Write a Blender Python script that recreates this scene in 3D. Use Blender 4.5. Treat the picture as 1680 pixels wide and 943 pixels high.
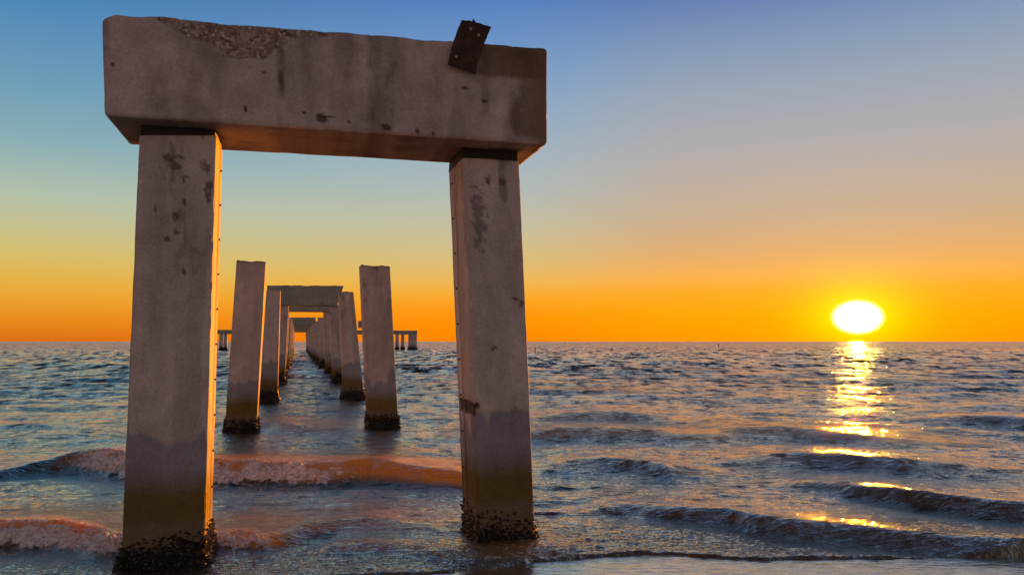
import bpy, math, random
import numpy as np
from mathutils import Vector

random.seed(7)
rng = np.random.default_rng(11)
for o in list(bpy.data.objects): bpy.data.objects.remove(o)
scene = bpy.context.scene
COL = scene.collection

# ------------------------------------------------------------------ camera
F, CX, CY, HC = 1270.0, 840.0, 471.5, 1.6        # focal length in photo pixels, photo centre, eye height
PITCH = math.atan(88.5 / F)
cam = bpy.data.cameras.new('camera')
cam.sensor_width = 36.0; cam.lens = 36.0 * F / 1680.0
cam.clip_start = 0.05; cam.clip_end = 60000
camo = bpy.data.objects.new('camera', cam); COL.objects.link(camo)
camo.location = (0, 0, HC); camo.rotation_euler = (math.pi / 2 + PITCH, 0, 0)
scene.camera = camo
scene.render.resolution_x, scene.render.resolution_y = 1024, 574

def ray(x, y):
    r = (x - CX) / F; v = (CY - y) / F
    return r, math.cos(PITCH) - v * math.sin(PITCH), math.sin(PITCH) + v * math.cos(PITCH)
def on_level(x, y, z=0.0):                        # the point of a horizontal level seen at a photo pixel
    d = ray(x, y); t = (z - HC) / d[2]
    return d[0] * t, d[1] * t
def elev(y): d = ray(840, y); return math.atan2(d[2], d[1])
_d = ray(488, 560); TH = math.atan2(-_d[0], _d[1])
U = np.array((-math.sin(TH), math.cos(TH), 0)); V = np.array((math.cos(TH), math.sin(TH), 0))   # along the pier, across the pier
Z = np.array((0, 0, 1.0))
def P(u, v, z): return U * u + V * v + Z * z
def on_bent(x, y, u):                             # (v, z) of a pixel on the cross plane at distance u down the pier
    d = ray(x, y); t = u / (d[0] * U[0] + d[1] * U[1])
    return d[0] * t * V[0] + d[1] * t * V[1], HC + d[2] * t

# ------------------------------------------------------------------ light and exposure
EXPO = 1.25
scene.view_settings.view_transform = 'Standard'; scene.view_settings.look = 'None'
scene.view_settings.exposure = EXPO; scene.view_settings.gamma = 1.0
scene.view_settings.use_curve_mapping = False
SD = ray(1407, 520)
SUN_AZ = math.atan2(SD[0], SD[1]); SUN_EL = math.atan2(SD[2], math.hypot(SD[0], SD[1]))
sun = bpy.data.lights.new('sun', 'SUN'); sun.energy = 5.0; sun.angle = math.radians(0.6)
sun.color = (1.0, 0.29, 0.004)
suno = bpy.data.objects.new('sun', sun); COL.objects.link(suno)
sdir = Vector((math.sin(SUN_AZ) * math.cos(SUN_EL), math.cos(SUN_AZ) * math.cos(SUN_EL), math.sin(SUN_EL)))
suno.rotation_euler = (-sdir).to_track_quat('-Z', 'Y').to_euler()

def lin(c, k=1.0):
    out = []
    for q in c:
        q = q / 255.0
        out.append(k * (q / 12.92 if q <= 0.04045 else ((q + 0.055) / 1.055) ** 2.4))
    return out + [1.0]
world = bpy.data.worlds.new('World'); scene.world = world; world.use_nodes = True
wt = world.node_tree; wt.nodes.clear()
def N(t, kind, **kw):
    n = t.nodes.new(kind)
    for k, v in kw.items():
        if k.startswith('i_'): n.inputs[int(k[2:])].default_value = v
        else: setattr(n, k, v)
    return n
def math_(t, op, a, b=None, clamp=False):
    n = t.nodes.new('ShaderNodeMath'); n.operation = op; n.use_clamp = clamp
    for i, q in enumerate((a, b)):
        if q is None: continue
        if isinstance(q, (int, float)): n.inputs[i].default_value = q
        else: t.links.new(q, n.inputs[i])
    return n.outputs[0]
def ramp_(t, fac, stops, interp='LINEAR'):
    n = t.nodes.new('ShaderNodeValToRGB'); r = n.color_ramp; r.interpolation = interp
    while len(r.elements) > 1: r.elements.remove(r.elements[-1])
    r.elements[0].position = stops[0][0]; r.elements[0].color = stops[0][1]
    for p, c in stops[1:]:
        e = r.elements.new(p); e.color = c
    t.links.new(fac, n.inputs[0]); return n.outputs[0]
def mix_(t, fac, a, b, blend='MIX'):
    n = t.nodes.new('ShaderNodeMix'); n.data_type = 'RGBA'; n.blend_type = blend
    for s, q in ((n.inputs[0], fac), (n.inputs[6], a), (n.inputs[7], b)):
        if isinstance(q, (int, float)): s.default_value = q
        elif isinstance(q, (tuple, list)): s.default_value = q
        else: t.links.new(q, s)
    return n.outputs[2]
def maprange_(t, v, a, b, c=0.0, d=1.0, smooth=False):
    n = t.nodes.new('ShaderNodeMapRange'); n.clamp = True
    if smooth: n.interpolation_type = 'SMOOTHSTEP'
    n.inputs[1].default_value = a; n.inputs[2].default_value = b; n.inputs[3].default_value = c; n.inputs[4].default_value = d
    t.links.new(v, n.inputs[0]); return n.outputs[0]

KE = 2.0 ** -EXPO
tc = N(wt, 'ShaderNodeTexCoord'); sep = N(wt, 'ShaderNodeSeparateXYZ'); wt.links.new(tc.outputs['Generated'], sep.inputs[0])
el = math_(wt, 'ARCSINE', sep.outputs[2])                       # elevation, radians
az = math_(wt, 'ARCTAN2', sep.outputs[0], sep.outputs[1])
daz = math_(wt, 'SUBTRACT', az, SUN_AZ)
daz = math_(wt, 'ABSOLUTE', math_(wt, 'ARCTAN2', math_(wt, 'SINE', daz), math_(wt, 'COSINE', daz)))
elf = math_(wt, 'MULTIPLY', el, 2 / math.pi, True)
def stops(lst, high):
    s = [(max(0.0, elev(y + 22 * max(0.0, math.sin(math.pi * (y - 120) / 400)) * (120 < y < 520)) * 2 / math.pi), lin(c, KE)) for y, c in lst]
    s.sort(key=lambda q: q[0])
    return s + [(a, lin(c, KE)) for a, c in high]
away = ramp_(wt, elf, stops([(560, (218, 108, 22)), (530, (230, 136, 28)), (490, (234, 164, 50)), (460, (226, 178, 72)), (420, (212, 188, 108)), (380, (196, 190, 140)), (330, (176, 190, 170)),
        (260, (136, 172, 180)), (180, (104, 154, 182)), (90, (78, 134, 182)), (0, (52, 112, 168))], [(0.36, (52, 86, 118)), (0.55, (40, 52, 66)), (1.0, (24, 30, 40))]), 'LINEAR')
mid = ramp_(wt, elf, stops([(560, (254, 132, 2)), (515, (254, 146, 3)), (480, (246, 165, 36)), (450, (234, 180, 84)), (410, (214, 186, 120)), (350, (194, 188, 156)), (290, (172, 184, 180)),
        (220, (152, 176, 192)), (130, (124, 160, 198)), (0, (82, 126, 190))], [(0.36, (66, 92, 130)), (0.55, (42, 52, 68)), (1.0, (24, 30, 40))]), 'LINEAR')
near = ramp_(wt, elf, stops([(560, (254, 146, 2)), (510, (254, 158, 2)), (475, (252, 164, 28)), (445, (241, 170, 74)), (400, (218, 168, 110)), (340, (196, 170, 142)), (240, (174, 170, 170)),
        (160, (152, 164, 180)), (90, (128, 150, 182)), (0, (92, 120, 176))], [(0.36, (74, 92, 126)), (0.55, (46, 52, 68)), (1.0, (24, 30, 40))]), 'LINEAR')
east = ramp_(wt, elf, [(0.0, lin((134, 112, 106), KE)), (0.1, lin((154, 128, 120), KE)), (0.3, lin((140, 122, 122), KE)), (0.5, lin((70, 68, 80), KE)), (1.0, lin((22, 30, 46), KE))])
c = mix_(wt, maprange_(wt, daz, math.radians(10), math.radians(26), smooth=True), near, mid)
c = mix_(wt, maprange_(wt, daz, math.radians(24), math.radians(58), smooth=True), c, away)
c = mix_(wt, maprange_(wt, daz, math.radians(85), math.radians(135), smooth=True), c, east)
# glow round the low sun, and the blown-out disc itself
dx = math_(wt, 'MULTIPLY', daz, 1.0); dy = math_(wt, 'MULTIPLY', math_(wt, 'SUBTRACT', el, SUN_EL), 1.43)
rr = math_(wt, 'SQRT', math_(wt, 'ADD', math_(wt, 'MULTIPLY', dx, dx), math_(wt, 'MULTIPLY', dy, dy)))
rd = math_(wt, 'MULTIPLY', rr, 180 / math.pi)
halo = math_(wt, 'EXPONENT', math_(wt, 'MULTIPLY', math_(wt, 'POWER', math_(wt, 'DIVIDE', rd, 2.4), 1.4), -1.0))
c = mix_(wt, 1.0, c, mix_(wt, halo, (0, 0, 0, 1), (0.25 * KE, 0.75 * KE, 0.0, 1)), 'ADD')
disc = maprange_(wt, rd, 1.78, 1.05, smooth=True)
c = mix_(wt, disc, c, (7.0, 3.7, 0.8, 1))
sky = N(wt, 'ShaderNodeTexSky'); sky.sky_type = 'NISHITA'; sky.sun_disc = False
sky.sun_elevation = SUN_EL; sky.sun_rotation = SUN_AZ
bg = N(wt, 'ShaderNodeBackground'); bg.inputs[1].default_value = 1.0; wt.links.new(c, bg.inputs[0])
bg2 = N(wt, 'ShaderNodeBackground'); bg2.inputs[1].default_value = 0.003; wt.links.new(sky.outputs[0], bg2.inputs[0])
addw = N(wt, 'ShaderNodeAddShader'); wt.links.new(bg.outputs[0], addw.inputs[0]); wt.links.new(bg2.outputs[0], addw.inputs[1])
wo = N(wt, 'ShaderNodeOutputWorld'); wt.links.new(addw.outputs[0], wo.inputs[0])
scene.cycles.max_bounces = 6; scene.cycles.sample_clamp_indirect = 6.0

# ------------------------------------------------------------------ numpy noise
_perm = rng.permutation(4096)
def _h(ix, iy, iz): return _perm[(ix + _perm[(iy + _perm[iz & 4095]) & 4095]) & 4095] / 4095.0
def vnoise(x, y, z=None):
    """value noise, about -1..1"""
    if z is None: z = np.zeros_like(x)
    fx, fy, fz = np.floor(x), np.floor(y), np.floor(z)
    ix, iy, iz = fx.astype(np.int64), fy.astype(np.int64), fz.astype(np.int64)
    a, b, c_ = x - fx, y - fy, z - fz
    a = a * a * (3 - 2 * a); b = b * b * (3 - 2 * b); c_ = c_ * c_ * (3 - 2 * c_)
    def L(p, q, t): return p + (q - p) * t
    r = L(L(L(_h(ix, iy, iz), _h(ix + 1, iy, iz), a), L(_h(ix, iy + 1, iz), _h(ix + 1, iy + 1, iz), a), b),
          L(L(_h(ix, iy, iz + 1), _h(ix + 1, iy, iz + 1), a), L(_h(ix, iy + 1, iz + 1), _h(ix + 1, iy + 1, iz + 1), a), b), c_)
    return r * 2 - 1
def fbm(x, y, z=None, o=4, g=0.5):
    s = 0; k = 1; n = 0
    for i in range(o):
        s = s + k * vnoise(x * 2 ** i + 17 * i, y * 2 ** i + 31 * i, None if z is None else z * 2 ** i + 5 * i); n += k; k *= g
    return s / n
def sstep(a, b, x): t = np.clip((x - a) / (b - a), 0, 1); return t * t * (3 - 2 * t)

# ------------------------------------------------------------------ mesh helpers
def mesh_np(name, co, faces_flat, sizes, mat=None, smooth=True, attrs=None):
    me = bpy.data.meshes.new(name)
    me.vertices.add(len(co)); me.vertices.foreach_set('co', np.asarray(co, np.float32).ravel())
    me.loops.add(len(faces_flat)); me.loops.foreach_set('vertex_index', np.asarray(faces_flat, np.int32))
    me.polygons.add(len(sizes))
    st = np.zeros(len(sizes), np.int32); st[1:] = np.cumsum(sizes)[:-1]
    me.polygons.foreach_set('loop_start', st)
    me.polygons.foreach_set('loop_total', np.asarray(sizes, np.int32))
    me.update(calc_edges=True)
    me.polygons.foreach_set('use_smooth', np.full(len(sizes), smooth))
    for k, a in (attrs or {}).items():
        if a.ndim == 1:
            at = me.attributes.new(k, 'FLOAT', 'POINT'); at.data.foreach_set('value', a.astype(np.float32))
        else:
            at = me.attributes.new(k, 'FLOAT_COLOR', 'POINT')
            at.data.foreach_set('color', np.concatenate([a, np.ones((len(a), 1))], 1).astype(np.float32).ravel())
    if mat: me.materials.append(mat)
    me.validate(); return me
def link(name, me, parent=None, kind=None, label=None, cat=None, group=None):
    o = bpy.data.objects.new(name, me); COL.objects.link(o)
    if parent is not None: o.parent = parent
    for k, v in (('kind', kind), ('label', label), ('category', cat), ('group', group)):
        if v: o[k] = v
    return o
def axis_lines(h, step, r):
    n = max(1, int(round(2 * (h - r) / step)))
    l = np.linspace(-(h - r), h - r, n + 1)
    e = [h - r * 0.62, h - r * 0.28, h - r * 0.07, h] if r > 0 else [h]
    return np.array([-q for q in e[::-1]] + list(l) + e) if r > 0 else np.linspace(-h, h, n + 1)
def round_box(h, step, r):
    """dense box of half sizes h with rounded edges: returns q (box coords -h..h), n (rounded normal), quads"""
    L = [axis_lines(h[i], step, r) for i in range(3)]
    pts = []; fs = []; base = 0
    for ax in range(3):
        a, b = (ax + 1) % 3, (ax + 2) % 3
        A, B = np.meshgrid(L[a], L[b], indexing='ij')
        for s in (-1, 1):
            p = np.zeros(A.shape + (3,)); p[..., ax] = s * h[ax]; p[..., a] = A; p[..., b] = B
            ni, nj = A.shape
            idx = base + np.arange(ni * nj).reshape(ni, nj)
            q = np.stack([idx[:-1, :-1], idx[1:, :-1], idx[1:, 1:], idx[:-1, 1:]], -1).reshape(-1, 4)
            if s < 0: q = q[:, ::-1]
            pts.append(p.reshape(-1, 3)); fs.append(q); base += ni * nj
    p = np.concatenate(pts); f = np.concatenate(fs)
    key = np.round(p * 1e5).astype(np.int64)
    _, first, inv = np.unique(key, axis=0, return_index=True, return_inverse=True)
    p = p[first]; f = inv.reshape(-1)[f]
    hh = np.array(h); inner = np.clip(p, -(hh - r), hh - r)
    d = p - inner; n = d / np.maximum(np.linalg.norm(d, axis=1, keepdims=True), 1e-9)
    return inner + d / np.maximum(np.linalg.norm(d, axis=1, keepdims=True), 1e-9) * r, n, f
def tri_map(q, h, C):
    """C[k][j][i]: corner for x=i, y=j, z=k"""
    a, b, c_ = [(q[:, i] / h[i] + 1) / 2 for i in range(3)]
    out = 0
    for k in (0, 1):
        for j in (0, 1):
            for i in (0, 1):
                w = (a if i else 1 - a) * (b if j else 1 - b) * (c_ if k else 1 - c_)
                out = out + w[:, None] * np.asarray(C[k][j][i])[None, :]
    return out

# ------------------------------------------------------------------ materials
def new_mat(name):
    m = bpy.data.materials.new(name); m.use_nodes = True; t = m.node_tree; t.nodes.clear()
    b = N(t, 'ShaderNodeBsdfPrincipled'); o = N(t, 'ShaderNodeOutputMaterial'); t.links.new(b.outputs[0], o.inputs[0])
    return m, t, b, o
def noise_(t, vec, scale, detail=4, rough=0.55, **kw):
    n = N(t, 'ShaderNodeTexNoise'); n.inputs['Scale'].default_value = scale; n.inputs['Detail'].default_value = detail
    n.inputs['Roughness'].default_value = rough
    if vec is not None: t.links.new(vec, n.inputs['Vector'])
    return n.outputs['Fac']
def mapping_(t, vec, scale=(1, 1, 1), loc=(0, 0, 0)):
    n = N(t, 'ShaderNodeMapping'); n.inputs['Scale'].default_value = scale; n.inputs['Location'].default_value = loc
    t.links.new(vec, n.inputs['Vector']); return n.outputs[0]
def attr_(t, name): n = N(t, 'ShaderNodeAttribute'); n.attribute_name = name; return n
def bump_(t, h, strength, dist, normal=None):
    n = N(t, 'ShaderNodeBump'); n.inputs['Strength'].default_value = strength; n.inputs['Distance'].default_value = dist
    t.links.new(h, n.inputs['Height'])
    if normal is not None: t.links.new(normal, n.inputs['Normal'])
    return n.outputs[0]

def concrete():
    m, t, b, o = new_mat('weathered_concrete')
    co = N(t, 'ShaderNodeTexCoord').outputs['Object']
    col = attr_(t, 'tint').outputs['Color']; sp = attr_(t, 'spall').outputs['Fac']
    n1 = noise_(t, co, 55, 5, 0.65); n2 = noise_(t, co, 7, 5, 0.6); n3 = noise_(t, co, 260, 3, 0.6)
    f = math_(t, 'ADD', math_(t, 'MULTIPLY', maprange_(t, n1, 0.3, 0.7), 0.34), math_(t, 'MULTIPLY', maprange_(t, n2, 0.3, 0.7), 0.22))
    f = math_(t, 'ADD', f, 0.70)
    g = N(t, 'ShaderNodeCombineColor')
    for i in range(3): t.links.new(f, g.inputs[i])
    c1 = mix_(t, 1.0, col, g.outputs[0], 'MULTIPLY')
    # small bug holes
    v = N(t, 'ShaderNodeTexVoronoi'); v.inputs['Scale'].default_value = 26; v.inputs['Randomness'].default_value = 1; t.links.new(co, v.inputs['Vector'])
    hole = math_(t, 'MULTIPLY', maprange_(t, v.outputs['Distance'], 0.12, 0.06), maprange_(t, noise_(t, co, 4, 2), 0.56, 0.66))
    c1 = mix_(t, math_(t, 'MULTIPLY', hole, 0.7), c1, (0.06, 0.045, 0.04, 1))
    # exposed shell aggregate where the face has spalled
    v2 = N(t, 'ShaderNodeTexVoronoi'); v2.inputs['Scale'].default_value = 48; t.links.new(co, v2.inputs['Vector'])
    hs = N(t, 'ShaderNodeSeparateColor'); t.links.new(v2.outputs['Color'], hs.inputs[0])
    agg = ramp_(t, hs.outputs[0], [(0.0, (0.16, 0.10, 0.075, 1)), (0.45, (0.33, 0.235, 0.19, 1)), (0.8, (0.46, 0.37, 0.31, 1)), (1.0, (0.70, 0.60, 0.52, 1))])
    c1 = mix_(t, math_(t, 'MULTIPLY', sp, maprange_(t, noise_(t, co, 11, 4), .38, .52, .25, .95)), c1, agg)
    t.links.new(c1, b.inputs['Base Color'])
    b.inputs['Roughness'].default_value = 0.85; b.inputs['Specular IOR Level'].default_value = 0.25
    hgt = math_(t, 'SUBTRACT', math_(t, 'ADD', math_(t, 'MULTIPLY', n1, 0.6), math_(t, 'MULTIPLY', n3, 0.35)), math_(t, 'MULTIPLY', hole, 0.9))
    hgt = math_(t, 'SUBTRACT', hgt, math_(t, 'MULTIPLY', math_(t, 'MULTIPLY', v2.outputs['Distance'], sp), 3.0))
    t.links.new(bump_(t, hgt, 0.75, 0.006), b.inputs['Normal'])
    return m
CONC = concrete()

def barn_mat():
    m, t, b, o = new_mat('barnacle_shell')
    col = attr_(t, 'tint').outputs['Color']
    co = N(t, 'ShaderNodeTexCoord').outputs['Object']
    n = noise_(t, co, 120, 4)
    c1 = mix_(t, maprange_(t, n, 0.35, 0.65), mix_(t, 0.6, col, (0.02, 0.017, 0.015, 1)), col)
    t.links.new(c1, b.inputs['Base Color']); b.inputs['Roughness'].default_value = 0.55
    t.links.new(bump_(t, n, 0.6, 0.004), b.inputs['Normal'])
    return m
BARN = barn_mat()
def rust_mat():
    m, t, b, o = new_mat('rusted_steel')
    co = N(t, 'ShaderNodeTexCoord').outputs['Object']
    n = noise_(t, co, 14, 6, 0.65); n2 = noise_(t, co, 90, 4)
    c1 = ramp_(t, n, [(0.3, (0.018, 0.012, 0.011, 1)), (0.5, (0.045, 0.022, 0.016, 1)), (0.62, (0.085, 0.035, 0.02, 1)), (0.75, (0.035, 0.022, 0.02, 1))])
    t.links.new(c1, b.inputs['Base Color']); b.inputs['Roughness'].default_value = 0.8
    t.links.new(bump_(t, math_(t, 'ADD', n, math_(t, 'MULTIPLY', n2, 0.4)), 0.7, 0.006), b.inputs['Normal'])
    return m
RUST = rust_mat()
def flat_mat(name, c, r=0.7, metal=0.0):
    m, t, b, o = new_mat(name)
    co = N(t, 'ShaderNodeTexCoord').outputs['Object']; n = noise_(t, co, 30, 4)
    t.links.new(mix_(t, maprange_(t, n, 0.3, 0.7), tuple(q * 0.6 for q in c) + (1,), tuple(c) + (1,)), b.inputs['Base Color'])
    b.inputs['Roughness'].default_value = r; b.inputs['Metallic'].default_value = metal
    return m
GAPSHADEM = flat_mat('painted_gap_shadow', (0.028, 0.02, 0.017))  # near-black colour standing in for the shade above the near pile tops
BOLTM = flat_mat('bolt_rust', (0.07, 0.04, 0.03))
WOODM = flat_mat('wet_dark_timber', (0.05, 0.04, 0.035))
GALV = flat_mat('galvanised_bolt', (0.45, 0.42, 0.40), 0.5, 0.3)

# ------------------------------------------------------------------ sea
def water_mat():
    m, t, b, o = new_mat('sea_water')
    geo = N(t, 'ShaderNodeNewGeometry').outputs['Position']
    foam = attr_(t, 'foam').outputs['Fac']; rough = attr_(t, 'rough').outputs['Fac']; sand = attr_(t, 'silt').outputs['Fac']
    ff = noise_(t, mapping_(t, geo, (1, 1.4, 1.4)), 16, 6, 0.7)
    fm = math_(t, 'MULTIPLY', maprange_(t, math_(t, 'ADD', foam, math_(t, 'MULTIPLY', math_(t, 'SUBTRACT', ff, 0.5), 2.4)), 0.32, 0.62, smooth=True), maprange_(t, foam, 0.02, 0.2))
    deep = (0.016, 0.022, 0.022, 1)
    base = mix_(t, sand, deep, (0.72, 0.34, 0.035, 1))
    fv = N(t, 'ShaderNodeTexVoronoi'); fv.feature = 'SMOOTH_F1'; fv.inputs['Scale'].default_value = 17; t.links.new(mapping_(t, geo, (1, 1, 1.2)), fv.inputs['Vector'])
    fcol = mix_(t, maprange_(t, noise_(t, geo, 34, 5, 0.7), 0.40, 0.56), (0.56, 0.48, 0.46, 1), (0.93, 0.90, 0.93, 1))
    base = mix_(t, fm, base, fcol)
    t.links.new(base, b.inputs['Base Color'])
    b.inputs['IOR'].default_value = 1.4
    t.links.new(maprange_(t, fm, 0, 1, 0.02, 0.75), b.inputs['Roughness'])
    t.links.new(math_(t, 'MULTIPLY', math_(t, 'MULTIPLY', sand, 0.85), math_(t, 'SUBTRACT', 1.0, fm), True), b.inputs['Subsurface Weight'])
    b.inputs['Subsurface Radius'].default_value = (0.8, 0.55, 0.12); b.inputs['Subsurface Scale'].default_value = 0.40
    v = mapping_(t, geo, (0.42, 1.0, 1.0))
    h1 = math_(t, 'MULTIPLY', noise_(t, v, 1.3, 3, 0.6), 0.10)
    h2 = math_(t, 'MULTIPLY', noise_(t, v, 5.5, 5, 0.66), 0.075)
    h3 = math_(t, 'MULTIPLY', noise_(t, mapping_(t, geo, (0.45, 1.1, 1.0)), 24, 4, 0.62), math_(t, 'ADD', math_(t, 'MULTIPLY', rough, 0.036), 0.016))
    h4 = math_(t, 'MULTIPLY', noise_(t, geo, 70, 3, 0.6), math_(t, 'ADD', math_(t, 'MULTIPLY', math_(t, 'ADD', rough, math_(t, 'MULTIPLY', fm, 0.5)), 0.010), 0.0014))
    h = math_(t, 'ADD', math_(t, 'ADD', math_(t, 'MULTIPLY', h1, attr_(t, 'far').outputs['Fac']), math_(t, 'MULTIPLY', h2, math_(t, 'ADD', math_(t, 'MULTIPLY', attr_(t, 'far').outputs['Fac'], 0.2), 0.5))), math_(t, 'SUBTRACT', math_(t, 'ADD', h3, h4), math_(t, 'MULTIPLY', math_(t, 'MULTIPLY', fv.outputs['Distance'], fm), 0.011)))
    bn = bump_(t, h, 1.0, 1.0)
    # open-water chop too small for the mesh: facets of every size tilt the normal
    farf = attr_(t, 'far').outputs['Fac']
    def facets(sx, sy, detail, lo, hi):
        nf = N(t, 'ShaderNodeTexNoise'); nf.inputs['Scale'].default_value = 1.0; nf.inputs['Detail'].default_value = detail; nf.inputs['Roughness'].default_value = 0.62
        t.links.new(mapping_(t, geo, (sx, sy, 1)), nf.inputs['Vector'])
        sc = N(t, 'ShaderNodeSeparateColor'); t.links.new(nf.outputs['Color'], sc.inputs[0])
        return maprange_(t, sc.outputs[1], lo, hi), math_(t, 'SUBTRACT', sc.outputs[0], 0.5)
    a1, x1 = facets(1.15, 0.34, 4, 0.46, 0.70)
    a2, x2 = facets(2.6, 1.3, 4, 0.46, 0.72)
    a3, x3 = facets(4.5, 4.2, 5, 0.50, 0.74)
    farl = attr_(t, 'offshore').outputs['Fac']
    cx = math_(t, 'MULTIPLY', math_(t, 'MULTIPLY', math_(t, 'ADD', x1, x2), 0.30), farf)
    cy = math_(t, 'ADD', math_(t, 'MULTIPLY', math_(t, 'MULTIPLY', a1, farl), 0.80), math_(t, 'MULTIPLY', math_(t, 'MULTIPLY', a2, math_(t, 'SUBTRACT', 1.0, farl)), math_(t, 'MULTIPLY', farf, 0.75)))
    cy = math_(t, 'MULTIPLY', math_(t, 'ADD', cy, math_(t, 'ADD', math_(t, 'MULTIPLY', farl, 0.03), math_(t, 'MULTIPLY', math_(t, 'MULTIPLY', a3, math_(t, 'SUBTRACT', 1.0, math_(t, 'MULTIPLY', farf, 0.85))), math_(t, 'SUBTRACT', 0.48, math_(t, 'MULTIPLY', fm, 0.48))))), -1.0)
    cb = N(t, 'ShaderNodeCombineXYZ'); t.links.new(cx, cb.inputs[0]); t.links.new(cy, cb.inputs[1])
    va = N(t, 'ShaderNodeVectorMath', operation='ADD'); t.links.new(bn, va.inputs[0]); t.links.new(cb.outputs[0], va.inputs[1])
    vn = N(t, 'ShaderNodeVectorMath', operation='NORMALIZE'); t.links.new(va.outputs[0], vn.inputs[0])
    t.links.new(vn.outputs[0], b.inputs['Normal'])
    gl = N(t, 'ShaderNodeBsdfGlossy'); gl.inputs['Roughness'].default_value = 0.02; gl.inputs['Color'].default_value = (1.0, 0.955, 0.86, 1); t.links.new(vn.outputs[0], gl.inputs['Normal'])
    lw = N(t, 'ShaderNodeLayerWeight'); lw.inputs['Blend'].default_value = 0.5; t.links.new(vn.outputs[0], lw.inputs['Normal'])
    gz = math_(t, 'MULTIPLY', math_(t, 'POWER', lw.outputs['Facing'], 2.0), 1.15)
    ms = N(t, 'ShaderNodeMixShader'); t.links.new(math_(t, 'MULTIPLY', math_(t, 'MULTIPLY', math_(t, 'SUBTRACT', 1.0, fm), math_(t, 'SUBTRACT', 1.0, math_(t, 'MULTIPLY', sand, 0.75))), gz, True), ms.inputs[0])
    t.links.new(b.outputs[0], ms.inputs[1]); t.links.new(gl.outputs[0], ms.inputs[2]); t.links.new(ms.outputs[0], o.inputs[0])
    return m
WATER = water_mat()

# swash edge: photo pixels along the thin front of the spent wave
edge_px = [(-900, 1010), (0, 985), (200, 970), (420, 952), (560, 945), (700, 938), (780, 930), (860, 921), (960, 910), (1040, 906), (1110, 907), (1180, 913), (1250, 916), (1330, 913), (1420, 912),
           (1500, 914), (1600, 910), (1680, 906), (1900, 902), (2600, 905)]
edge = np.array([on_level(x, y, 0.012) for x, y in edge_px])

# crests: (list of (photo x, photo y, height, foam)), front width, back width
CRESTS = [
 ([(-300, 870, .12, .9), (0, 855, .14, .95), (60, 853, .15, 1.0), (110, 858, .13, .75), (160, 868, .10, .9), (200, 880, .08, .9), (300, 880, .07, .8), (345, 872, .075, .75), (400, 872, .07, .6), (450, 880, .05, .4), (480, 884, .02, .2), (520, 885, 0, 0)], .17, .5),
 ([(440, 880, 0, 0), (480, 868, .04, .2), (520, 856, .06, .1), (560, 850, .075, .0), (610, 850, .07, .0), (660, 856, .05, .1), (720, 862, .035, .2), (800, 862, 0, 0)], .20, .45),
 ([(520, 905, 0, 0), (545, 893, .035, .25), (600, 889, .045, .15), (660, 893, .035, .25), (740, 902, .03, .3), (830, 903, .035, .2), (900, 898, .035, .35), (960, 903, .01, .2), (990, 900, 0, 0)], .14, .3),
 ([(-300, 800, .03, 0, .0), (0, 772, .06, 0, .0), (80, 754, .12, 0, .0), (130, 739, .20, .25, .4), (165, 738, .22, .75), (200, 743, .21, .95), (280, 752, .20, .95), (345, 756, .20, 1.0), (430, 757, .19, .95), (500, 760, .18, .8), (560, 758, .19, .4), (610, 754, .20, .08), (650, 758, .19, .0), (700, 766, .16, 0), (755, 774, .12, 0), (800, 782, .06, 0), (860, 790, .0, 0)], .25, .8),
 ([(200, 712, 0, 0), (290, 695, .08, 0), (345, 689, .12, 0), (400, 690, .13, 0), (450, 692, .12, 0), (500, 698, .10, 0), (550, 705, .05, 0), (600, 712, 0, 0)], .35, 1.0),
 ([(860, 690, .05, 0), (920, 680, .13, 0), (1000, 676, .15, 0), (1060, 680, .14, 0), (1120, 690, .04, 0), (1180, 694, 0, 0)], .45, 1.3),
 ([(700, 716, 0, 0), (860, 706, .12, 0), (940, 700, .15, 0), (1040, 702, .12, 0), (1100, 709, .09, 0), (1180, 712, .08, 0), (1210, 702, .14, 0), (1280, 700, .17, 0), (1350, 706, .16, 0), (1430, 714, .12, 0), (1520, 722, .06, 0), (1700, 730, .0, 0)], .40, 1.2),
 ([(1460, 690, 0, 0), (1540, 684, .08, 0), (1620, 684, .12, 0), (1680, 687, .13, 0), (1900, 690, .1, 0), (2300, 700, 0, 0)], .5, 1.2),
 ([(880, 770, 0, 0), (940, 756, .08, 0), (990, 751, .11, 0), (1050, 758, .10, 0), (1090, 764, .11, 0), (1150, 770, .05, 0), (1220, 775, 0, 0)], .30, .7),
 ([(1160, 760, 0, 0), (1230, 750, .08, 0), (1300, 744, .13, 0), (1390, 748, .14, 0), (1470, 755, .13, 0), (1560, 762, .10, 0), (1660, 772, .04, 0), (1760, 780, 0, 0)], .33, .9),
 ([(1240, 796, 0, 0), (1330, 794, .04, 0), (1410, 800, .09, 0), (1470, 805, .12, .1), (1560, 815, .13, .15), (1640, 824, .13, .2), (1720, 832, .13, .2), (2000, 850, .1, .3), (2500, 880, 0, 0)], .24, .6),
 ([(950, 840, 0, 0), (1010, 827, .05, .0), (1080, 832, .065, .05), (1140, 836, .075, .1), (1190, 838, .085, .2), (1230, 846, .09, .1), (1300, 856, .09, .1), (1400, 864, .085, .05), (1500, 876, .08, .15), (1600, 884, .08, .1), (1690, 890, .08, .1), (1900, 896, .07, .1), (2300, 905, 0, 0)], .17, .45),
]
# a few further low swells beyond
for k in range(16):
    x0 = random.uniform(-200, 1700); y0 = random.uniform(600, 672); w = random.uniform(120, 260); a = random.uniform(.07, .14)
    if 330 < x0 < 700: continue
    CRESTS.append(([(x0 - w, y0 + 4, 0, 0), (x0 - w * .4, y0, a * .8, 0), (x0, y0 - 1, a, 0), (x0 + w * .5, y0 + 2, a * .6, 0), (x0 + w, y0 + 5, 0, 0)], random.uniform(.4, .7), 1.4))

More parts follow.
